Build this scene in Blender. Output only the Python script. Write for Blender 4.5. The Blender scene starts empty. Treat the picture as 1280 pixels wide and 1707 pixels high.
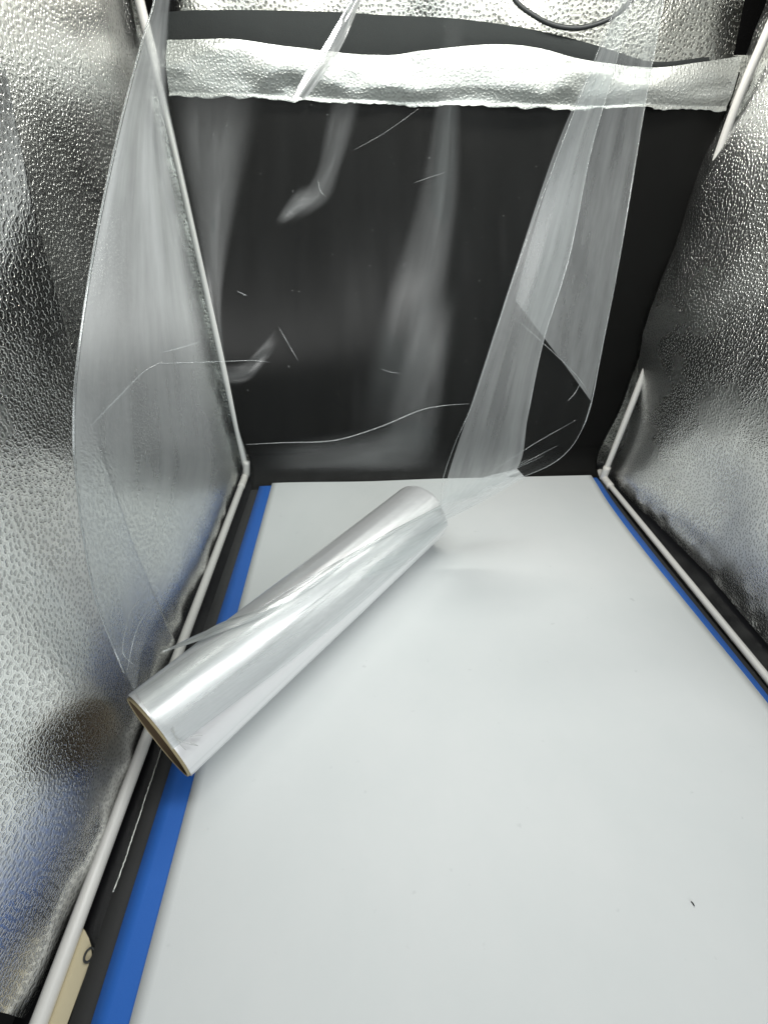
import bpy, bmesh, math, random
import numpy as np
from mathutils import Vector, noise

R = math.radians
random.seed(7)
rng = np.random.default_rng(11)
sc = bpy.context.scene
col = sc.collection

# ------------------------------------------------------------------ camera
CAM_H, FPX, CX, CY = .41, 739., 640., 853.5
PITCH, YAW = R(37.0), R(2.8)
cam_d = bpy.data.cameras.new('camera')
cam = bpy.data.objects.new('camera', cam_d)
col.objects.link(cam)
cam.location = (0, 0, CAM_H)
cam.rotation_euler = (R(90) - PITCH, 0, -YAW)
cam_d.sensor_fit = 'VERTICAL'
cam_d.sensor_height = 36
cam_d.lens = 36 * FPX / 1707
cam_d.clip_start = .005
cam_d.clip_end = 100
sc.camera = cam

# ------------------------------------------------------------------ world and lamps
w = bpy.data.worlds.new('World')
sc.world = w
w.use_nodes = True
bg = w.node_tree.nodes['Background']
bg.inputs['Color'].default_value = (.94, .98, 1.0, 1)
bg.inputs['Strength'].default_value = .13


def area(name, loc, rot, sx, sy, power, color):
    l = bpy.data.lights.new(name, 'AREA')
    l.shape = 'RECTANGLE'
    l.size, l.size_y = sx, sy
    l.energy = power
    l.color = color
    o = bpy.data.objects.new(name, l)
    o.location, o.rotation_euler = loc, rot
    col.objects.link(o)
    return o


area('led_strip_rear', (.10, .575, .604), (0, 0, 0), .52, .035, 1.65, (1, .985, .93))
area('led_strip_front', (.10, .25, .604), (0, 0, 0), .52, .07, 1.8, (.98, .99, .97))
# daylight from the room's window, low behind the open front of the tent
area('room_window', (.55, -2.2, 1.05), (R(72), 0, R(12)), 2.2, 1.4, 45.0, (.94, .985, 1))

vs = sc.view_settings
vs.view_transform = 'Standard'
vs.look = 'None'
vs.exposure = 0
vs.gamma = 1
sc.cycles.max_bounces = 14
sc.cycles.diffuse_bounces = 5
sc.cycles.glossy_bounces = 6
sc.cycles.transmission_bounces = 10
sc.cycles.transparent_max_bounces = 32
sc.cycles.caustics_reflective = False
sc.cycles.caustics_refractive = False
sc.cycles.sample_clamp_indirect = 4
sc.cycles.use_denoising = True

# ------------------------------------------------------------------ helpers: geometry
fw = np.array([math.sin(YAW) * math.cos(PITCH), math.cos(YAW) * math.cos(PITCH), -math.sin(PITCH)])
rt = np.array([math.cos(YAW), -math.sin(YAW), 0])
up = np.cross(rt, fw)
C0 = np.array([0, 0, CAM_H])


def ray(px, py):
    return fw + rt * (px - CX) / FPX - up * (py - CY) / FPX


def at(px, py, d):
    return C0 + ray(px, py) * d


def on(px, py, ax, v):
    r = ray(px, py)
    return C0 + r * (v - C0[ax]) / r[ax]


def projs(P):
    q = P - C0
    z = q @ fw
    return np.stack([CX + FPX * (q @ rt) / z, CY - FPX * (q @ up) / z, z], -1)


def sstep(a, b, x):
    t = np.clip((x - a) / (b - a), 0, 1)
    return t * t * (3 - 2 * t)


def resample(pts, n, smooth=True):
    """points along a polyline, evenly by arc length, rounded with a Catmull-Rom"""
    p = np.array(pts, float)
    if smooth and len(p) > 2:
        e = np.vstack([2 * p[0] - p[1], p, 2 * p[-1] - p[-2]])
        o = []
        for i in range(1, len(e) - 2):
            t = np.linspace(0, 1, 24, endpoint=False)[:, None]
            a, b, c, d = e[i - 1], e[i], e[i + 1], e[i + 2]
            o.append(.5 * (2 * b + (c - a) * t + (2 * a - 5 * b + 4 * c - d) * t ** 2 + (3 * b - a - 3 * c + d) * t ** 3))
        p = np.vstack(o + [p[-1:]])
    s = np.r_[0, np.cumsum(np.linalg.norm(np.diff(p, axis=0), axis=1))]
    q = np.linspace(0, s[-1], n)
    return np.stack([np.interp(q, s, p[:, k]) for k in range(p.shape[1])], 1)


def vnoise(u, v, seed=0):
    """smooth value noise on arrays"""
    r = np.random.default_rng(seed)
    tab = r.uniform(-1, 1, (64, 64))
    iu, iv = np.floor(u).astype(int), np.floor(v).astype(int)
    fu, fv = u - iu, v - iv
    fu, fv = fu * fu * (3 - 2 * fu), fv * fv * (3 - 2 * fv)
    g = lambda a, b: tab[a % 64, b % 64]
    return (g(iu, iv) * (1 - fu) + g(iu + 1, iv) * fu) * (1 - fv) + (g(iu, iv + 1) * (1 - fu) + g(iu + 1, iv + 1) * fu) * fv


def link(name, me, m, parent=None):
    o = bpy.data.objects.new(name, me)
    if m:
        me.materials.append(m)
    if parent:
        o.parent = parent
    col.objects.link(o)
    return o


def grid(name, P, m, parent=None, thick=0, uv=None, smooth=True, closed=False):
    """P[rows, cols, 3] as one quad sheet; uv in metres"""
    nr, nc = P.shape[:2]
    idx = np.arange(nr * nc).reshape(nr, nc)
    if closed:
        idx = np.concatenate([idx, idx[:, :1]], 1)
    f = np.stack([idx[:-1, :-1], idx[:-1, 1:], idx[1:, 1:], idx[1:, :-1]], -1).reshape(-1, 4)
    me = bpy.data.meshes.new(name)
    me.from_pydata(P.reshape(-1, 3).tolist(), [], f.tolist())
    if uv is not None:
        l = me.uv_layers.new(name='UVMap')
        l.data.foreach_set('uv', uv.reshape(-1, 2)[f.reshape(-1)].astype(np.float32).ravel())
    me.polygons.foreach_set('use_smooth', [smooth] * len(f))
    o = link(name, me, m, parent)
    if thick:
        s = o.modifiers.new('thickness', 'SOLIDIFY')
        s.thickness = thick
        s.offset = 0
    return o


def tube(name, pts, r, m, parent=None, n=12, ends=True, taper=None):
    p = np.array(pts, float)
    t = np.gradient(p, axis=0)
    t /= np.linalg.norm(t, axis=1)[:, None] + 1e-12
    ref = np.array([0, 0, 1.]) if abs(t[0][2]) < .9 else np.array([0, 1., 0])
    rows = []
    rr = np.broadcast_to(r, len(p)) if taper is None else r * np.array(taper)
    for i in range(len(p)):
        a = np.cross(t[i], ref); a /= np.linalg.norm(a)
        b = np.cross(t[i], a)
        th = np.linspace(0, 2 * np.pi, n, endpoint=False)[:, None]
        rows.append(p[i] + rr[i] * (np.cos(th) * a + np.sin(th) * b))
    P = np.array(rows)
    o = grid(name, P, m, parent, closed=True)
    if ends:
        me = o.data
        bm = bmesh.new(); bm.from_mesh(me)
        bmesh.ops.holes_fill(bm, edges=[e for e in bm.edges if e.is_boundary])
        bmesh.ops.recalc_face_normals(bm, faces=bm.faces[:])
        bm.to_mesh(me); bm.free()
    return o


def empty(name, loc, label, cat, group=None):
    o = bpy.data.objects.new(name, None)
    o.empty_display_size = .02
    o.location = loc
    col.objects.link(o)
    tag(o, label, cat, group)
    return o


def tag(o, label=None, cat=None, group=None, kind=None):
    for k, v in (('label', label), ('category', cat), ('group', group), ('kind', kind)):
        if v:
            o[k] = v
    return o


# ------------------------------------------------------------------ helpers: materials
def mat(name):
    m = bpy.data.materials.new(name)
    m.use_nodes = True
    nt = m.node_tree
    nt.nodes.clear()
    out = nt.nodes.new('ShaderNodeOutputMaterial')
    return m, nt, out


def N(nt, t, **kw):
    n = nt.nodes.new('ShaderNode' + t)
    for k, v in kw.items():
        if k in n.inputs:
            n.inputs[k].default_value = v
        else:
            setattr(n, k, v)
    return n


def L(nt, a, b):
    nt.links.new(a, b)


def ramp(nt, src, stops, interp='LINEAR'):
    r = nt.nodes.new('ShaderNodeValToRGB')
    r.color_ramp.interpolation = interp
    els = r.color_ramp.elements
    while len(els) < len(stops):
        els.new(.5)
    for e, (p, c) in zip(els, stops):
        e.position = p
        e.color = c if isinstance(c, tuple) else (c, c, c, 1)
    L(nt, src, r.inputs[0])
    return r


def math_n(nt, op, a, b=None):
    n = nt.nodes.new('ShaderNodeMath')
    n.operation = op
    for i, v in enumerate((a, b)):
        if v is None:
            continue
        if hasattr(v, 'links'):
            L(nt, v, n.inputs[i])
        else:
            n.inputs[i].default_value = v
    return n.outputs[0]


def principled(name, color, rough, metal=0, spec=.5, bump=None, coat=0):
    m, nt, out = mat(name)
    p = N(nt, 'BsdfPrincipled')
    p.inputs['Base Color'].default_value = (*color, 1)
    p.inputs['Roughness'].default_value = rough
    p.inputs['Metallic'].default_value = metal
    p.inputs['Specular IOR Level'].default_value = spec
    p.inputs['Coat Weight'].default_value = coat
    L(nt, p.outputs[0], out.inputs[0])
    if bump:
        sc_, st, dist = bump
        tc = N(nt, 'TexCoord')
        nz = N(nt, 'TexNoise', Scale=sc_, Detail=5., Roughness=.6)
        L(nt, tc.outputs['Object'], nz.inputs['Vector'])
        b = N(nt, 'Bump', Strength=st, Distance=dist)
        L(nt, nz.outputs[0], b.inputs['Height'])
        L(nt, b.outputs[0], p.inputs['Normal'])
    return m, nt, p


def silver_fabric(name, cell=.0035, rough=.25, depth=.00023, soft=1.0, tint=(.94, .95, .93), pitcol=.7):
    """aluminised embossed fabric: a flat web with small sunken cells"""
    m, nt, out = mat(name)
    p = N(nt, 'BsdfPrincipled')
    p.inputs['Metallic'].default_value = 1
    uv = N(nt, 'TexCoord')
    nz = N(nt, 'TexNoise', Scale=170., Detail=2.)
    L(nt, uv.outputs['UV'], nz.inputs['Vector'])
    mx = N(nt, 'MixRGB', blend_type='LINEAR_LIGHT', Fac=.0007)
    L(nt, uv.outputs['UV'], mx.inputs[1])
    L(nt, nz.outputs['Color'], mx.inputs[2])
    vo = N(nt, 'TexVoronoi', feature='DISTANCE_TO_EDGE', Scale=1 / cell, Randomness=.85)
    vo.voronoi_dimensions = '2D'
    L(nt, mx.outputs[0], vo.inputs['Vector'])
    v2 = N(nt, 'TexVoronoi', feature='F1', Scale=1 / cell, Randomness=.8)
    v2.voronoi_dimensions = '2D'
    L(nt, mx.outputs[0], v2.inputs['Vector'])
    # round sunken dot in every cell, a soft valley where two cells meet
    pit = ramp(nt, v2.outputs['Distance'], [(.16, 0.), (.25, .15), (.37, .93), (.47, 1.)], 'EASE')
    cellvar = N(nt, 'SeparateColor')
    L(nt, v2.outputs['Color'], cellvar.inputs[0])
    fine = N(nt, 'TexNoise', Scale=1200., Detail=3.)
    L(nt, uv.outputs['UV'], fine.inputs['Vector'])
    val = ramp(nt, vo.outputs['Distance'], [(0, 0.), (.16, 1.)], 'EASE')
    h = math_n(nt, 'ADD', math_n(nt, 'ADD', pit.outputs[0], math_n(nt, 'MULTIPLY', val.outputs[0], .28)), math_n(nt, 'MULTIPLY', fine.outputs[0], .025))
    h = math_n(nt, 'ADD', h, math_n(nt, 'MULTIPLY', cellvar.outputs[0], .12))
    b = N(nt, 'Bump', Strength=soft, Distance=depth)
    L(nt, h, b.inputs['Height'])
    L(nt, b.outputs[0], p.inputs['Normal'])
    # cells darkened in the colour, for the shade and dark reflections inside them
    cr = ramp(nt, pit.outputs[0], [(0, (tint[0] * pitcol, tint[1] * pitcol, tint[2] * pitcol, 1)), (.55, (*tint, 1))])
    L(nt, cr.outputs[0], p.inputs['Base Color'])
    wr = N(nt, 'TexNoise', Scale=9., Detail=4.)
    L(nt, uv.outputs['UV'], wr.inputs['Vector'])
    rr = ramp(nt, wr.outputs[0], [(.3, rough * .8), (.7, rough * 1.35)])
    L(nt, rr.outputs[0], p.inputs['Roughness'])
    L(nt, p.outputs[0], out.inputs[0])
    return m


def film_material(name, haze=.06, refl=1.0, rough=.12, tint=(.96, .98, .98), streak=1.0, soft=False, cap=.22):
    """thin clear plastic: see-through, with a mirror coat and a little milky haze"""
    m, nt, out = mat(name)
    tr = N(nt, 'BsdfTransparent')
    tr.inputs[0].default_value = (*tint, 1)
    gl = N(nt, 'BsdfGlossy')
    gl.inputs['Color'].default_value = (1, 1, 1, 1)
    gl.inputs['Roughness'].default_value = rough
    df = N(nt, 'BsdfDiffuse')
    df.inputs['Color'].default_value = (.90, .93, .93, 1)
    tl = N(nt, 'BsdfTranslucent')
    tl.inputs['Color'].default_value = (.90, .93, .93, 1)
    mm = N(nt, 'MixShader', Fac=.5)
    L(nt, df.outputs[0], mm.inputs[1]); L(nt, tl.outputs[0], mm.inputs[2])
    uv = N(nt, 'TexCoord')
    mp = N(nt, 'Mapping')
    mp.inputs['Scale'].default_value = (60, 5, 1)
    L(nt, uv.outputs['UV'], mp.inputs[0])
    n1 = N(nt, 'TexNoise', Scale=1., Detail=5., Roughness=.62)
    L(nt, mp.outputs[0], n1.inputs['Vector'])
    n2 = N(nt, 'TexNoise', Scale=24., Detail=4., Roughness=.6)
    L(nt, uv.outputs['UV'], n2.inputs['Vector'])
    hz = ramp(nt, n1.outputs[0], [(.35, haze * (1 - .6 * streak)), (.7, haze * (1 + .8 * streak))])
    lw = N(nt, 'LayerWeight', Blend=.35)
    # edge-on, the eye looks through more plastic
    fac = math_n(nt, 'MULTIPLY', hz.outputs[0], math_n(nt, 'ADD', .75, math_n(nt, 'MULTIPLY', lw.outputs['Facing'], 1.6)))
    h1 = N(nt, 'MixShader')
    L(nt, fac, h1.inputs[0]); L(nt, tr.outputs[0], h1.inputs[1]); L(nt, mm.outputs[0], h1.inputs[2])
    if soft:        # haze of a painted sheen, fading out at its borders
        sx_ = N(nt, 'SeparateXYZ')
        L(nt, uv.outputs['UV'], sx_.inputs[0])
        edge = ramp(nt, math_n(nt, 'MULTIPLY', sx_.outputs[0], 1 / .07), [(0, 0.), (.3, .8), (.6, 1.), (1, 0.)] if soft == 1 else [(0, 1.), (.15, .8), (.72, .75), (1, 0.)], 'EASE')
        endf = ramp(nt, math_n(nt, 'MULTIPLY', sx_.outputs[1], 2.), [(0, 0.), (.38, 1.), (.7, 1.), (1, 0.)] if soft == 1 else [(0, .5), (.2, .85), (.45, 1.), (1, 1.)], 'EASE')
        mask = math_n(nt, 'MULTIPLY', edge.outputs[0], endf.outputs[0])
        fac = math_n(nt, 'MULTIPLY', fac, mask)
        L(nt, fac, h1.inputs[0])
    fr = N(nt, 'Fresnel', IOR=1.5)
    f2 = math_n(nt, 'MINIMUM', math_n(nt, 'MULTIPLY', fr.outputs[0], 1.75 * refl), cap)
    bsum = math_n(nt, 'ADD', math_n(nt, 'MULTIPLY', n1.outputs[0], .6), math_n(nt, 'MULTIPLY', n2.outputs[0], .5))
    if soft:
        f2 = math_n(nt, 'MULTIPLY', f2, math_n(nt, 'MULTIPLY', mask, .22 if soft == 1 else 1.))
    b = N(nt, 'Bump', Strength=.22, Distance=.0016)
    L(nt, bsum, b.inputs['Height'])
    L(nt, b.outputs[0], gl.inputs['Normal'])
    fi = N(nt, 'MixShader')
    L(nt, f2, fi.inputs[0]); L(nt, h1.outputs[0], fi.inputs[1]); L(nt, gl.outputs[0], fi.inputs[2])
    L(nt, fi.outputs[0], out.inputs[0])
    return m


M = {}
M['silver'] = silver_fabric('silver_fabric')
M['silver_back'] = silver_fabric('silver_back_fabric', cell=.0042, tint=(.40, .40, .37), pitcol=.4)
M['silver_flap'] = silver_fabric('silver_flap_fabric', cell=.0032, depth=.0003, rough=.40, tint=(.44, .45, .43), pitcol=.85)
M['black_cloth'] = principled('black_cloth', (.004, .004, .004), .9, spec=.03, bump=(900, .4, .001))[0]
M['black_liner'] = principled('black_liner', (.003, .003, .004), .42, spec=.2, bump=(60, .2, .003))[0]
M['black_sheet'] = principled('black_sheet', (.004, .004, .0036), .55, spec=.12)[0]
M['blue_sheet'] = principled('blue_sheet', (.022, .145, .56), .5, bump=(700, .1, .0005))[0]
M['grey_sheet'] = principled('charcoal_sheet', (.038, .038, .038), .6, spec=.3, bump=(700, .1, .0005))[0]  # floor run of the black sheet, painted greyer for its sheen
M['beige'] = principled('beige_sheet', (.60, .53, .36), .6, bump=(300, .2, .0006))[0]
M['rod'] = principled('white_rod', (.80, .79, .75), .32, bump=(120, .08, .001))[0]
M['joint'] = principled('white_joint', (.82, .80, .75), .4)[0]
M['cord'] = principled('black_cord', (.012, .014, .015), .5)[0]
M['card'] = principled('cardboard', (.08, .052, .026), .9, bump=(500, .5, .001))[0]  # inside of the core, its colour darkened for the shade in the tube
M['card_rim'] = principled('cardboard_rim', (.40, .33, .19), .8, bump=(500, .4, .001))[0]
M['velcro'] = principled('velcro_loop', (.014, .017, .017), .9, bump=(2200, .8, .0012))[0]
M['table'] = principled('table_top', (.05, .05, .05), .6)[0]
M['lint'] = principled('lint', (.01, .01, .012), .8)[0]


def white_sheet_material():
    m, nt, p = principled('white_sheet', (.8, .82, .80), .52, spec=.35)
    tc = N(nt, 'TexCoord')
    big = N(nt, 'TexNoise', Scale=7., Detail=6., Roughness=.65)
    L(nt, tc.outputs['Object'], big.inputs['Vector'])
    c = ramp(nt, big.outputs[0], [(.3, (.765, .80, .795, 1)), (.7, (.815, .84, .835, 1))])
    sp = N(nt, 'TexNoise', Scale=95., Detail=3., Roughness=.5)     # faint scuffs
    L(nt, tc.outputs['Object'], sp.inputs['Vector'])
    r2 = ramp(nt, sp.outputs[0], [(.20, 0.), (.29, 1.)])
    mx = N(nt, 'MixRGB', blend_type='MULTIPLY')
    mx.inputs[0].default_value = .13
    L(nt, c.outputs[0], mx.inputs[1]); L(nt, r2.outputs[0], mx.inputs[2])
    L(nt, mx.outputs[0], p.inputs['Base Color'])
    fi = N(nt, 'TexNoise', Scale=1500., Detail=2.)
    L(nt, tc.outputs['Object'], fi.inputs['Vector'])
    b = N(nt, 'Bump', Strength=.10, Distance=.0004)
    L(nt, fi.outputs[0], b.inputs['Height']); L(nt, b.outputs[0], p.inputs['Normal'])
    return m


M['white_sheet'] = white_sheet_material()


def wound_material():
    """many turns of clear film: pearly, with bands along the roll"""
    m, nt, out = mat('wound_film')
    p = N(nt, 'BsdfPrincipled')
    p.inputs['Base Color'].default_value = (.86, .86, .87, 1)
    p.inputs['Metallic'].default_value = .42
    p.inputs['Coat Weight'].default_value = .5
    p.inputs['Coat Roughness'].default_value = .1
    uv = N(nt, 'TexCoord')
    mp = N(nt, 'Mapping')
    mp.inputs['Scale'].default_value = (6, 330, 1)
    L(nt, uv.outputs['UV'], mp.inputs[0])
    a = N(nt, 'TexNoise', Scale=1., Detail=4., Roughness=.6)
    L(nt, mp.outputs[0], a.inputs['Vector'])
    mq = N(nt, 'Mapping')
    mq.inputs['Scale'].default_value = (160, 60, 1)
    L(nt, uv.outputs['UV'], mq.inputs[0])
    c = N(nt, 'TexNoise', Scale=1., Detail=3.)
    L(nt, mq.outputs[0], c.inputs['Vector'])
    h = a.outputs[0]
    b = N(nt, 'Bump', Strength=.2, Distance=.0005)
    L(nt, h, b.inputs['Height'])
    L(nt, b.outputs[0], p.inputs['Normal'])
    r = ramp(nt, c.outputs[0], [(.3, .30), (.7, .36)])
    L(nt, r.outputs[0], p.inputs['Roughness'])
    L(nt, p.outputs[0], out.inputs[0])
    return m


M['wound'] = wound_material()
M['film'] = film_material('clear_film', haze=.006, refl=.09, rough=.34)
M['film_fold'] = film_material('clear_film_folded', haze=.24, refl=.5, rough=.32, streak=.5)
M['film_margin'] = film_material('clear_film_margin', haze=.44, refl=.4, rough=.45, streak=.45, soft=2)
M['film_pleat'] = film_material('clear_film_pleat', haze=.11, tint=(1, 1, 1), rough=.3, streak=.5, soft=1)
M['film_bright'] = film_material('clear_film_bunched', haze=.60, refl=2., rough=.14, streak=.6, cap=.5)
M['film_lap'] = film_material('clear_film_lap', haze=.5, refl=1.6, rough=.2, streak=.7)
M['film_crease'] = film_material('film_crease', haze=.24, cap=.6, refl=1.2, rough=.2, streak=.3)
M['film_fleck'] = principled('film_fleck', (.5, .52, .5), .5)[0]

# ------------------------------------------------------------------ the surface under everything
me = bpy.data.meshes.new('table_top')
bm = bmesh.new()
bmesh.ops.create_cube(bm, size=1)
bmesh.ops.scale(bm, vec=(1.6, 1.5, .03), verts=bm.verts)
bmesh.ops.translate(bm, vec=(.1, .45, -.019), verts=bm.verts)
bmesh.ops.bevel(bm, geom=bm.edges[:], offset=.003, segments=2, affect='EDGES')
bm.to_mesh(me); bm.free()
tag(link('table_top', me, M['table']), kind='structure')

# ------------------------------------------------------------------ the photo tent
XL, XR, YB, YF, ZT = -.203, .405, .652, .040, .612
tent = empty('photo_tent', (.1, .34, 0), 'folding photo tent with embossed silver walls and white frame rods', 'photo tent')
def to_local(o):
    o.matrix_parent_inverse = tent.matrix_world.inverted()
    o.location = o.location
def T(o, label=None):
    o.parent = tent
    o.matrix_parent_inverse = __import__('mathutils').Matrix.Translation(-tent.location)
    if label:
        o['label'] = label
    return o


def side_wall(left):
    ny, nz = 230, 230
    y = np.linspace(YF, .676, ny)
    # a tight pair of columns where the wall folds in half
    y = np.sort(np.r_[y, .3085, .3095, .3105, .3115])
    z = np.linspace(.006, ZT, nz)
    Y, Z = np.meshgrid(y, z)
    if left:
        X = np.full_like(Y, XL - .011)
        front = 1 - sstep(.3082, .3118, Y)
        # front half billows in, leaning inward at the top, and overlaps the rear half along the fold
        fy = np.clip((Y - .035) / .275, 0, 1)
        X += front * (.003 + .046 * fy ** 1.1 * np.clip(Z / .45, 0, 1) ** 2.7 + .006 * np.sin(fy * np.pi) * sstep(.03, .15, Z))
        ry = np.clip((Y - .31) / .33, 0, 1)
        X -= (1 - front) * .006 * np.sin(ry * np.pi) * sstep(.25, .45, Z)
        X += (1 - front) * (.002 * (1 - ry) * sstep(.01, .06, Z) + .010 * np.sin(ry * np.pi) * (1 - sstep(.05, .28, Z)) * sstep(0, .05, Z))
        sd, sg = 3, 1
    else:
        X = np.full_like(Y, XR + .013)
        # slack fabric swells over the rear rod half way up, hollow below
        X -= .020 * np.exp(-((Z - .27) / .13) ** 2) * sstep(.30, .62, Y) * (1 - .55 * sstep(.63, .652, Y))
        X -= .010 * np.exp(-((Z - .42) / .06) ** 2) * sstep(.45, .6, Y)
        X += .020 * np.exp(-((Z - .10) / .07) ** 2) * np.exp(-((Y - .45) / .12) ** 2)
        X += .014 * (1 - sstep(0, .12, Z)) * (1 - sstep(.35, .60, Y))
        X -= .010 * np.sin(np.clip((Y - .31) / .3, 0, 1) * np.pi * 2) * sstep(.3, .5, Z)
        sd, sg = 21, -1
    # slack wrinkles: long soft swells, then short ones near the rods
    X += (.0045 if left else .0105) * vnoise(Y * 7 + Z * 3, Z * 5 - Y * 2, sd) + .0009 * vnoise(Y * 21 + Z * 9, Z * 15, sd + 1)
    X += .00025 * vnoise(Y * 55, Z * 40 + Y * 20, sd + 2)
    near = np.exp(-(Z / .03) ** 2) + np.exp(-((Y - YB) / .03) ** 2)
    X += .0022 * vnoise(Y * 60 + 3, Z * 60 + 5, sd + 4) * np.clip(near, 0, 1)
    P = np.stack([X, Y, Z], -1)
    uv = np.stack([Y, Z], -1)
    return T(grid('side_panel', P, M['silver'], uv=uv))


side_wall(True)
side_wall(False)


def plane_strip(name, top, bot, ax_y, m, n=120, k=14, bulge=0., wrinkle=0., seed=0, fray=0.):
    """a strip of cloth between an upper and a lower edge, both given on the plane y = ax_y"""
    a = resample([on(px, py, 1, ax_y) for px, py in top], n)
    b = resample([on(px, py, 1, ax_y) for px, py in bot], n)
    t = np.linspace(0, 1, k)[:, None, None]
    P = a[None] * (1 - t) + b[None] * t
    P = P.copy()
    P[..., 1] -= bulge * np.sin(t[..., 0] * np.pi * .9 + .15)
    if wrinkle:
        P[..., 1] += wrinkle * vnoise(P[..., 0] * 16, P[..., 2] * 60, seed) + .5 * wrinkle * vnoise(P[..., 0] * 45, P[..., 2] * 90, seed + 1)
    if fray:        # raw lower edge, a little uneven and turned up
        e = np.exp(-((1 - t[..., 0]) / .06) ** 2)
        P[..., 2] += e * fray * (vnoise(P[..., 0] * 60, P[..., 0] * 0, seed + 3) + .7 * vnoise(P[..., 0] * 190, P[..., 0] * 0, seed + 4))
        P[..., 1] -= e * .003
    uv = np.stack([P[..., 0], P[..., 2]], -1)
    return grid(name, P, m, uv=uv)


# back wall, and the roof with its two lamp slots above the picture
y = .668
nx, nz = 160, 160
X, Z = np.meshgrid(np.linspace(XL - .03, XR + .05, nx), np.linspace(.004, ZT, nz))
Yw = y + .006 * vnoise(X * 11, Z * 9, 31) + .003 * vnoise(X * 27, Z * 21, 32)
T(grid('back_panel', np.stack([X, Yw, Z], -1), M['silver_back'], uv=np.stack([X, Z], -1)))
X, Y = np.meshgrid(np.linspace(XL - .006, XR + .02, 60), np.linspace(YF, y, 60))
T(grid('roof_panel', np.stack([X, Y, ZT + .004 + .004 * vnoise(X * 10, Y * 10, 41)], -1), M['silver'], uv=np.stack([X, Y], -1)))

# rods
zr = .0075
def rod(pts, r=.0052):
    return T(tube('frame_rod', resample(pts, 40), r, M['rod'], n=20))
rod([(XL, .640, zr), (XL - .0005, .35, zr), (XL - .001, .02, zr)])
rod([(.399, .612, zr), (.3985, .40, zr), (.3975, .16, zr), (.397, .0, zr)], .0041)
rod([on(411, 786, 1, .648), on(345, 483, 1, .648), on(285, 215, 1, .648), on(230, -10, 1, .648), on(214, -90, 1, .648)], .0048)
rod([on(1004, 797, 1, .612), on(1062, 650, 1, .616), on(1122, 490, 1, .622), on(1186, 290, 1, .622), on(1230, 165, 1, .618), on(1284, 40, 1, .612), on(1325, -50, 1, .61)], .0044)
for pts in (([(XL, .655, zr + .002), (XL, .640, zr), (XL, .612, zr)]), ([(.4005, .630, zr), (.399, .612, zr), (.3988, .585, zr)])):
    T(tube('corner_joint', resample(pts, 12), .0058, M['joint'], n=20))
for a in ((411, 793, 411, 768, .647), (1003, 801, 1012, 778, .611)):
    T(tube('corner_joint', resample([on(a[0], a[1], 1, a[4]), on(a[2], a[3], 1, a[4])], 6), .0059, M['joint'], n=20))

# black floor lining with a hanging tab and ring at the front left
X, Y = np.meshgrid(np.linspace(XL - .02, XR + .06, 90), np.linspace(-.02, YB + .01, 90))
Zf = .0012 + .0008 * vnoise(X * 30, Y * 18, 51)
T(grid('floor_lining', np.stack([X, Y, Zf], -1), M['black_liner'], uv=np.stack([X, Y], -1)))

# rear top: silver flap, dark band over it, loose cord
T(plane_strip('loop_band', [(255, 22), (330, 17), (440, 17), (560, 20), (640, 25), (760, 31), (870, 46), (960, 66), (1020, 84), (1090, 103), (1180, 95)],
              [(255, 75), (390, 75), (500, 95), (640, 105), (760, 95), (870, 90), (980, 112), (1090, 118), (1180, 110)], .655, M['velcro'], bulge=.002))
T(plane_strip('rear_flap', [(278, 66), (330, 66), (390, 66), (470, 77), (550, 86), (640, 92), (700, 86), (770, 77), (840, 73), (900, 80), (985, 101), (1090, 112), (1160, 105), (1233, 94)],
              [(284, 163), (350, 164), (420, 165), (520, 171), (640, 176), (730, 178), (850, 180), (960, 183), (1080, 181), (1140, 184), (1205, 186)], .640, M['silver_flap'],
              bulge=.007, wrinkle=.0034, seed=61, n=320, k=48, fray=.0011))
T(tube('loose_cord', resample([on(px, py, 1, .650) for px, py in ((846, -20), (862, 5), (885, 23), (920, 41), (960, 47), (1000, 38), (1030, 22), (1060, -8))], 60), .0021, M['cord'], n=10))
# black strips painted for the shade in the gaps at the rear corners
T(plane_strip('corner_binding', [(1246, -30), (1290, -30)], [(1222, 92), (1262, 92)], .650, M['black_cloth'], n=12, k=10))
T(plane_strip('corner_binding', [(225, -30), (300, -30)], [(244, 60), (285, 60)], .660, M['black_cloth'], n=12, k=10))
# front hem with its zip, front left corner
hem = T(tube('zip_hem', resample([(XL - .022, .030, .0), (XL - .018, .028, .05), (XL - .020, .030, .12), (XL - .02, .03, .4)], 30), .006, M['black_cloth'], n=8))
T(tube('zip_hem', resample([(XL - .10, .020, .004), (XL - .03, .024, .004), (XL - .012, .026, .004)], 20), .008, M['black_cloth'], n=8))


# ------------------------------------------------------------------ backdrop sheets, stacked on the floor
def floor_sheet(name, left, right, z, m, label, thick=.0008, rear=None, n=80):
    """left and right edges as (x, y) polylines from the rear to the front"""
    a = resample([(*p, 0) for p in left], n)
    b = resample([(*p, 0) for p in right], n)
    t = np.linspace(0, 1, 60)[None, :, None]
    P = a[:, None] * (1 - t) + b[:, None] * t
    P[..., 2] = z + .0006 * vnoise(P[..., 0] * 8, P[..., 1] * 6, 71)
    o = grid(name, P, m, thick=thick, uv=P[..., :2])
    return tag(o, label, 'sheet')


# beige below everything, its corner in view at the front left
floor_sheet('beige_sheet', [(-.206, .080), (-.207, .02), (-.208, -.02)], [(-.2030, .082), (-.1950, .076), (-.1878, .066), (-.1882, .0545), (-.1888, .041), (-.190, .01), (-.191, -.02)], .0032, M['beige'],
            'beige backdrop sheet corner showing beside the left floor rod', .0006, n=20)
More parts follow.
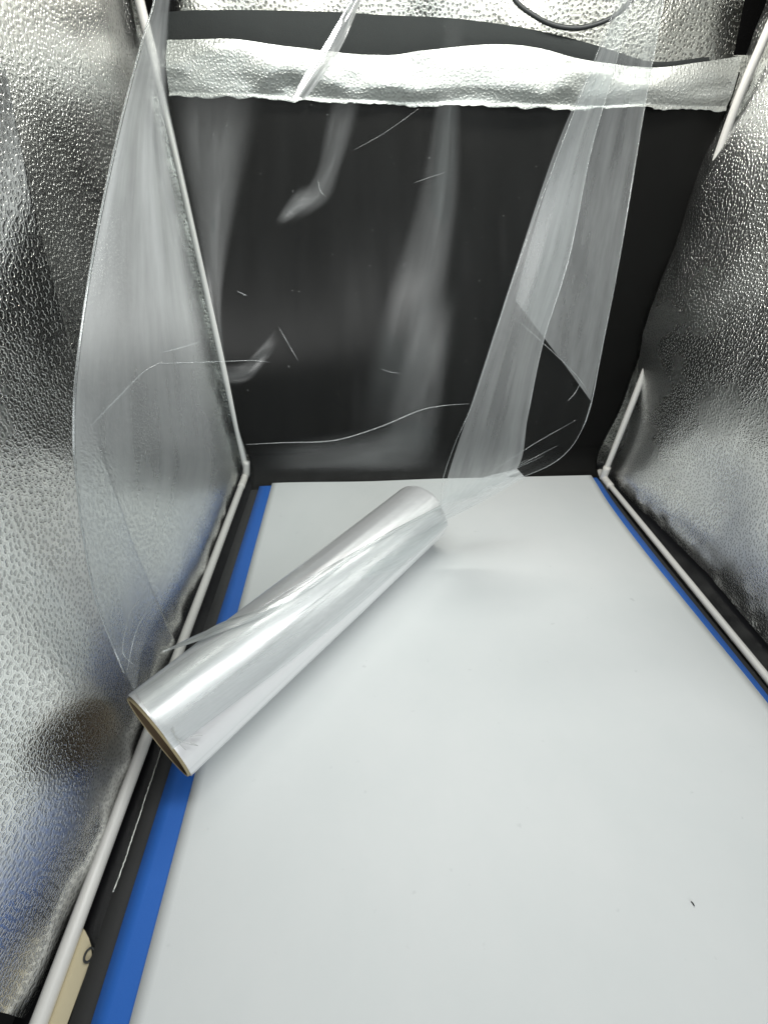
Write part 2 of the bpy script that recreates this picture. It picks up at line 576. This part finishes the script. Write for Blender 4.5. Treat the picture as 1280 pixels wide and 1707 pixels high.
# black, hanging from the flap and sweeping forward under the blue sheet
prof = [(.641, .500), (.642, .40), (.643, .25), (.6435, .10), (.642, .045), (.634, .020), (.615, .0075), (.58, .0040), (.50, .0036), (.45, .0034)]
pr = resample(prof, 260)
s_l = [(-.198, .500), (-.198, .12), (-.190, .03), (-.187, .0052)]
rows = []
for (yy, zz) in pr:
    if yy > .60:
        xl = -.196 + .009 * (1 - sstep(.02, .10, zz))
        xr = .4105 - .018 * (1 - sstep(.03, .14, zz)) + .002 * math.sin(zz * 30)
    else:
        xl = -.186
        xr = .3905
    rows.append([(xl + (xr - xl) * k / 119, yy, zz) for k in range(120)])
P = np.array(rows)
P[..., 1] -= np.where(P[..., 2] > .05, .0035 * vnoise(P[..., 0] * 6, P[..., 2] * 5, 81), 0)
o = grid('black_sheet', P, M['black_sheet'], thick=.0007, uv=P[..., [0, 2]])
tag(o, 'matte black backdrop sheet hanging down the rear wall from the silver flap', 'sheet')

floor_sheet('charcoal_sheet', [(-.186, .632), (-.1865, .40), (-.187, .15), (-.187, .0), (-.187, -.04)],
            [(.3925, .634), (.3925, .60), (.3905, .53), (.3895, .42), (.3905, .30), (.3915, .2), (.392, -.04)], .0052, M['grey_sheet'],
            'charcoal backdrop sheet lying flat, showing as a strip left of the blue one')
floor_sheet('blue_sheet', [(-.1735, .6335), (-.1735, .40), (-.1735, .15), (-.173, .0), (-.173, -.04)],
            [(.3865, .6335), (.388, .60), (.3835, .53), (.3825, .42), (.3840, .30), (.3850, .2), (.386, -.04)], .0068, M['blue_sheet'],
            'blue backdrop sheet showing as a strip around the white sheet')
floor_sheet('white_sheet', [(-.1535, .6315), (-.153, .40), (-.1505, .15), (-.1495, .0), (-.149, -.04)],
            [(.381, .6315), (.379, .60), (.3730, .53), (.3715, .42), (.3745, .30), (.3775, .2), (.380, -.04)], .0084, M['white_sheet'],
            'white backdrop sheet lying on top under the film roll', .0010)

# the black ring tab, a loop of the lining resting on the beige corner
th = np.linspace(0, 2 * np.pi, 40)
ring = T(tube('hanging_ring', np.stack([-.1895 + .0027 * np.cos(th), .0665 + .0034 * np.sin(th), np.full(40, .0045)], 1), .0007, M['cord'], n=8, ends=False))
# lint on the white sheet
tag(tube('lint_fibre', resample([(.2165, .0725, .0095), (.2170, .0712, .0098), (.2171, .0700, .0095)], 8), .0004, M['lint'], n=6),
    'tiny dark fibre lying alone on the white sheet at front right', 'lint')

# ------------------------------------------------------------------ the film roll
A, B, RR = np.array([-.172, .185]), np.array([.0719, .4697]), .0419
ZR = RR + .0094
ax = np.r_[(B - A) / np.linalg.norm(B - A), 0]
sx = np.cross(ax, [0, 0, 1])            # to the viewer's right
LEN = np.linalg.norm(B - A)
roll = empty('film_roll', (*((A + B) / 2), .0094), 'silvery roll of clear plastic film lying diagonally, its end pulled upward', 'film roll')
from mathutils import Matrix
RINV = Matrix.Translation(-roll.location)
def F(o, label=None, kind=None):
    o.parent = roll
    o.matrix_parent_inverse = RINV
    tag(o, label, kind=kind)
    return o


def cyl(s, th, r):
    """point on the roll: s metres from the near end, th from the right side over the top"""
    s, th, r = np.broadcast_arrays(np.asarray(s, float), th, r)
    c = np.r_[A, ZR]
    return c + s[..., None] * ax + r[..., None] * (np.cos(th)[..., None] * sx + np.sin(th)[..., None] * np.array([0, 0, 1.]))


ns, nt_ = 160, 220
S, TH = np.meshgrid(np.linspace(0, LEN, ns), np.linspace(0, 2 * np.pi, nt_, endpoint=False), indexing='ij')
rad = RR - .0004 + .00030 * vnoise(TH * 64 / (2 * np.pi) * .5, S * 4, 91) + .00012 * vnoise(TH * 64 / (2 * np.pi), S * 14, 92)
rad = rad + .00055 * vnoise(TH * 16 / (2 * np.pi), S * 2.5, 93)
rad -= .0003 * np.exp(-(S / .0012) ** 2) + .0003 * np.exp(-((S - LEN) / .0012) ** 2)
F(grid('wound_film', cyl(S, TH, rad), M['wound'], uv=np.stack([S, TH * RR], -1), closed=True))
# ends of the wound film: rings down to the core
RC, RI = .0396, .0378
def annulus(name, s, r0, r1, m, k=3):
    r = np.linspace(r0, r1, k)
    th = np.linspace(0, 2 * np.pi, 120, endpoint=False)
    return F(grid(name, cyl(np.full((k, 120), s), th[None], r[:, None] + 0 * th), m, closed=True))
for s in (.0006, LEN - .0006):
    annulus('film_end', s, RC, RR - .0006, M['wound'])
# cardboard core: an open tube with walls
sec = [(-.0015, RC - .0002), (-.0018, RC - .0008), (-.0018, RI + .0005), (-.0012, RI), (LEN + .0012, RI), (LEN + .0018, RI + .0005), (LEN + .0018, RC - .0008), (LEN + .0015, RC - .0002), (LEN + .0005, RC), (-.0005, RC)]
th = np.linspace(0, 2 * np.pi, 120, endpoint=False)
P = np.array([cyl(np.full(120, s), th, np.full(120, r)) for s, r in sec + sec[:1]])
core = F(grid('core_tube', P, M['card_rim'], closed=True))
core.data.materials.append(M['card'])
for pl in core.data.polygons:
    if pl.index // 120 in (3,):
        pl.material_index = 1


def roll_at(px, py, r):
    """nearest hit of a picture ray with the cylinder of radius r, or its silhouette"""
    d = ray(px, py)
    c = np.r_[A, ZR]
    dp = d - ax * (d @ ax)
    o_ = (C0 - c) - ax * ((C0 - c) @ ax)
    a, b, cc = dp @ dp, 2 * dp @ o_, o_ @ o_ - r * r
    disc = b * b - 4 * a * cc
    t = (-b - math.sqrt(disc)) / (2 * a) if disc > 0 else -b / (2 * a)
    return C0 + d * t


# loose film: a sheet from the roll up to where it hangs, above the picture
Lp = [(222, 1157, None), (190, 1080, .345), (160, 1000, .318), (140, 900, .285), (128, 800, .260), (123, 720, .250), (130, 600, .248), (160, 400, .268), (203, 200, .300), (240, 60, .325), (258, 0, .332), (278, -120, .345)]
Rp = [(737, 846, None), (800, 822, .535), (865, 797, .510), (915, 776, .495), (948, 750, .485), (970, 715, .475), (985, 672, .465), (1001, 590, .450), (1032, 430, .425), (1070, 200, .395), (1105, 0, .370), (1125, -120, .36)]
Bp = [(222, 1157), (330, 1083), (430, 1012), (545, 938), (650, 887), (737, 846)]
R1 = RR + .0016
P3 = lambda lst: np.array([roll_at(p[0], p[1], R1) if p[2] is None else at(*p) for p in lst])
NV, NU = 220, 200
Lc, Rc = resample(P3(Lp), NV), resample(P3(Rp), NV)
Bc = resample([roll_at(px, py, R1) for px, py in Bp], NU)
u = np.linspace(0, 1, NU)[None, :, None]
v = np.linspace(0, 1, NV)[:, None, None]
base = Lc[:, None] * (1 - u) + Rc[:, None] * u
corr = Bc[None] - (Lc[0] * (1 - u) + Rc[0] * u)
film = base + (1 - v) ** 3 * corr
uu, vv = u[..., 0], v[..., 0]
env = sstep(0, .12, vv) * sstep(0, .06, uu) * sstep(0, .06, 1 - uu)
nrm = np.array([0, -1, .15]); nrm /= np.linalg.norm(nrm)
dsp = env * (-.010 * np.sin(np.pi * uu) ** .8 * np.sin(np.pi * np.clip(vv, 0, 1)) ** .7)
dsp = dsp + env * (.0050 * vnoise(uu * 5 + vv * .8, vv * 1.6, 101) + .0022 * vnoise(uu * 12 + vv * 1.5, vv * 2.5, 102) + .0008 * vnoise(uu * 34 + vv * 3, vv * 5, 103))
# left margin curls back towards the wall
curl = np.exp(-(uu / .10) ** 2) * sstep(0, .1, vv)
film = film + dsp[..., None] * nrm + curl[..., None] * np.array([0, .0, 0])
UV = np.stack([np.broadcast_to(uu * .375, film.shape[:2]), np.broadcast_to(vv * .62, film.shape[:2])], -1)
sheet = F(grid('loose_film', film, M['film'], uv=UV))
FP = projs(film)


def film_at(px, py, front=.0015):
    d = (FP[..., 0] - px) ** 2 + (FP[..., 1] - py) ** 2
    i = np.unravel_index(np.argmin(d), d.shape)
    return at(px, py, FP[i][2] - front)


def fold(pl, pr, front, m='film_fold', n=90, k=24, wave=.0012, seed=0, name='film_fold', round_=0.):
    """a folded-over tongue of film between two edges lying just in front of (or behind) the sheet"""
    a = resample([film_at(px, py, front) for px, py in pl], n)
    b = resample([film_at(px, py, front) for px, py in pr], n)
    t = np.linspace(0, 1, k)[None, :, None]
    P = a[:, None] * (1 - t) + b[:, None] * t
    s = np.linspace(0, 1, n)[:, None]
    off = wave * vnoise(t[..., 0] * 3 + s * 1.2, s * 5, seed) * np.sin(np.pi * t[..., 0]) - round_ * np.sin(np.pi * t[..., 0])
    P = P + off[..., None] * nrm * -1
    uv = np.stack([np.broadcast_to(t[..., 0] * .07, (n, k)), np.broadcast_to(s * .5, (n, k))], -1)
    return F(grid(name, P, M[m], uv=uv))


# left margin, folded back, with milky haze painted for its reflected light
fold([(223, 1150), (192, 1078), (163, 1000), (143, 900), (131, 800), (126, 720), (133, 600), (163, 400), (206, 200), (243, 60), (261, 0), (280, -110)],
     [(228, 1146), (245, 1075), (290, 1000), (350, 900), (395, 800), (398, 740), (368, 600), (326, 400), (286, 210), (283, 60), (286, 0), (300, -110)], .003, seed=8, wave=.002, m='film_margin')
# right margin, folded over in front
fold([(735, 838), (752, 775), (790, 660), (858, 450), (925, 250), (985, 110), (1028, 0), (1062, -110)],
     [(800, 826), (862, 780), (880, 690), (905, 570), (948, 430), (985, 250), (1025, 110), (1052, 0), (1075, -110)], .010, seed=5, wave=.002, round_=.002)
fold([(858, 500), (885, 400), (935, 240), (990, 110), (1035, 0), (1070, -110)],
     [(984, 668), (1000, 590), (1031, 430), (1051, 310), (1069, 200), (1104, 0), (1123, -110)], .006, seed=6, wave=.002, round_=.003)


PL = dict(m='film_pleat', name='film_pleat')  # soft sheens on the film, painted as strips of milky haze
fold([(548, 792), (585, 690), (636, 500), (690, 330), (722, 170), (745, -60)], [(662, 792), (705, 690), (748, 500), (770, 330), (772, 170), (785, -60)], .001, seed=12, **PL)
fold([(272, 60), (284, 200), (312, 330), (345, 490), (372, 640)], [(470, 90), (440, 200), (408, 320), (372, 500), (385, 640)], .001, seed=13, **PL)
fold([(560, 120), (540, 200), (522, 290), (470, 350), (450, 385)], [(612, 120), (598, 200), (572, 280), (552, 335), (500, 372)], .0012, seed=14, **PL)
fold([(462, 540), (430, 580), (398, 604), (330, 612)], [(470, 565), (448, 600), (410, 640), (340, 640)], .0012, seed=15, **PL)
fold([(700, 470), (672, 560), (640, 680), (610, 780)], [(770, 470), (760, 560), (745, 680), (735, 780)], .0012, seed=19, **PL)
fold([(505, 300), (480, 330), (455, 372)], [(546, 322), (520, 345), (470, 378)], .0016, seed=20, **PL)
fold([(410, 742), (420, 765), (430, 790)], [(735, 690), (740, 740), (735, 790)], .0010, seed=21, **PL)
# tight bright fold at the top, and the bunched tip where the sheet leaves the roll
fold([(484, 166), (508, 125), (545, 68), (590, -10), (640, -100)], [(508, 166), (540, 125), (572, 72), (607, -10), (655, -100)], .004, seed=18, m='film_bright', round_=.004, wave=.003)


def on_roll(pl, pr, r, m, n=80, k=10, seed=0, name='film_lap', wave=.0006):
    a = resample([roll_at(*p, RR + r) for p in pl], n)
    b = resample([roll_at(*p, RR + r) for p in pr], n)
    t = np.linspace(0, 1, k)[None, :, None]
    P = a[:, None] * (1 - t) + b[:, None] * t
    s = np.linspace(0, 1, n)[:, None]
    c = np.r_[A, ZR]
    rel = P - c
    al = (rel @ ax)[..., None] * ax
    rv = rel - al
    rl = np.linalg.norm(rv, axis=-1, keepdims=True)
    want = np.maximum(rl, RR + r) + (wave * np.sin(np.pi * t[..., 0]) * (1 + vnoise(t[..., 0] * 3, s * 9, seed)))[..., None]
    P = c + al + rv / rl * want
    uv = np.stack([np.broadcast_to(t[..., 0] * .07, (n, k)), np.broadcast_to(s * .4, (n, k))], -1)
    return F(grid(name, P, M[m], uv=uv))


on_roll([(271, 1086), (330, 1057), (420, 1020), (500, 980), (560, 938), (650, 886), (734, 842)],
        [(273, 1087), (338, 1066), (430, 1030), (520, 978), (585, 931), (660, 886), (736, 846)], .0035, 'film_bright', seed=22)
on_roll([(736, 846), (650, 890), (560, 940), (450, 1010), (345, 1073), (226, 1153)], [(746, 874), (690, 925), (620, 990), (500, 1090), (400, 1165), (287, 1250)], .0010, 'film_lap', seed=23, k=26, wave=.0003)
on_roll([(744, 868), (700, 893), (650, 924), (600, 962)], [(746, 876), (705, 915), (660, 945), (602, 966)], .0022, 'film_fold', seed=24, k=12)


def crease(pts, r=.00035, front=.002, name='film_crease', n=40, m='film_crease'):
    p = resample([film_at(px, py, front) for px, py in pts], n)
    return F(tube(name, p, r, M[m], n=6, taper=np.interp(np.linspace(0, 1, n), [0, .2, .8, 1], [.3, 1, 1, .3])))


crease([(410, 741), (470, 738), (540, 736), (580, 729), (640, 709), (700, 684), (740, 676), (782, 673)], .00031)
crease([(465, 545), (480, 572), (497, 601)], .00019)
crease([(262, 606), (330, 604), (420, 601), (450, 604)], .00019)
crease([(150, 712), (200, 660), (240, 620), (270, 603)], .00025)

# the free left edge of the sheet catches the light
F(tube('film_edge', film[6:, 0][::3], .0007, M['film_crease'], n=6))
F(tube('film_edge', film[70:, -1][::3], .0006, M['film_crease'], n=6))
crease([(862, 780), (880, 690), (905, 570), (948, 430), (985, 250), (1025, 110), (1052, 0)], .0004, .0085)
crease([(735, 845), (738, 800), (760, 735), (792, 660), (860, 450), (940, 230), (1030, 0), (1062, -100)], .00025, .010)
crease([(858, 530), (905, 572), (945, 610), (968, 636), (984, 662)], .00025, .007)
crease([(968, 636), (958, 655), (946, 668)], .00031, .003)
crease([(737, 847), (800, 824), (866, 797), (915, 776), (948, 750), (970, 715), (984, 672)], .00031, .001)
for a_, b_ in (((760, 838), (905, 760)), ((770, 836), (930, 742)), ((790, 822), (880, 765)), ((752, 842), (862, 800)), ((800, 800), (960, 700))):
    mid = ((a_[0] + b_[0]) / 2, (a_[1] + b_[1]) / 2 - 4)
    crease([a_, mid, b_], .00019, .002)
crease([(270, 588), (300, 580), (335, 570)], .00019)
crease([(590, 250), (640, 222), (697, 182)], .00012)
crease([(690, 305), (712, 297), (742, 287)], .00012)
crease([(395, 485), (403, 489), (412, 493)], .00019)
crease([(530, 300), (534, 318), (543, 328)], .00019)
crease([(635, 615), (650, 620), (665, 622)], .00019)
crease([(225, 1110), (205, 1085), (215, 1030), (232, 1000)], .00037)
crease([(212, 1120), (225, 1060), (245, 1015)], .00031)
crease([(160, 1010), (172, 970), (182, 945)], .00031)
# the sheet bunches together over the far end of the roll
fold([(732, 838), (768, 815), (806, 796), (862, 782)], [(744, 866), (800, 838), (842, 814), (874, 795)], .002, seed=31, m='film_lap', name='film_gather', wave=.003)
# the line along which the loose sheet leaves the roll
dep = resample([roll_at(px, py, RR + .0022) for px, py in ((736, 846), (650, 888), (560, 938), (500, 972), (420, 1022))], 60)
F(tube('film_crease', dep, .00045, M['film_bright'], n=6, taper=.7 + .5 * rng.random(60)))
for a_, b_ in (((742, 866), (600, 955)), ((600, 948), (380, 1105)), ((640, 915), (600, 948)), ((560, 985), (330, 1170)), ((720, 900), (640, 968))):
    p = resample([roll_at(*a_, RR + .002), roll_at((a_[0] + b_[0]) / 2, (a_[1] + b_[1]) / 2 + 3, RR + .002), roll_at(*b_, RR + .002)], 30)
    F(tube('film_crease', p, .00028, M['film_bright'], n=6, taper=np.interp(np.linspace(0, 1, 30), [0, .3, .7, 1], [.2, 1, 1, .2])))
# scuffs, dust and nicks all over the sheet
bm = bmesh.new()
for i in range(170):
    a_, b_ = int(rng.integers(20, NV - 4)), int(rng.integers(8, NU - 4))
    p = film[a_, b_] + nrm * .001 + rng.normal(size=3) * .0008
    d1 = rng.normal(size=3); d1 /= np.linalg.norm(d1)
    d2 = np.cross(d1, nrm); d2 /= np.linalg.norm(d2) + 1e-9
    l1, l2 = abs(rng.normal()) * .00035 + .0001, .00008
    bm.faces.new([bm.verts.new(p + d1 * l1 * q + d2 * l2 * r_) for q, r_ in ((-1, -1), (1, -1), (1, 1), (-1, 1))])
me = bpy.data.meshes.new('film_flecks')
bm.to_mesh(me); bm.free()
F(link('film_flecks', me, M['film_fleck']), kind='stuff')
# a frayed thread of film at the near end of the roll
for pts in (((285, 1215), (300, 1235), (330, 1243), (318, 1238)), ((288, 1212), (292, 1228), (300, 1240), (310, 1250)), ((318, 1228), (330, 1226), (338, 1226))):
    p = resample([roll_at(*q, RR + .0015 + .001 * i) for i, q in enumerate(pts)], 20)
    F(tube('film_thread', p, .00022, M['film_fleck'], n=6))
# glint on the black sheet's floor edge, put in as a silver strip
blk = bpy.data.objects['charcoal_sheet']
p = resample([(-.1872, .205, .0062), (-.1868, .16, .0062), (-.1862, .12, .0062), (-.1868, .098, .0060)], 60)
p[:, 0] += .0003 * vnoise(np.arange(60) * .9, np.zeros(60), 5)
eb = tube('cut_edge', p, .0006, M['silver_flap'], n=6, taper=.8 + .4 * rng.random(60))
eb.parent = blk

# ------------------------------------------------------------------ done
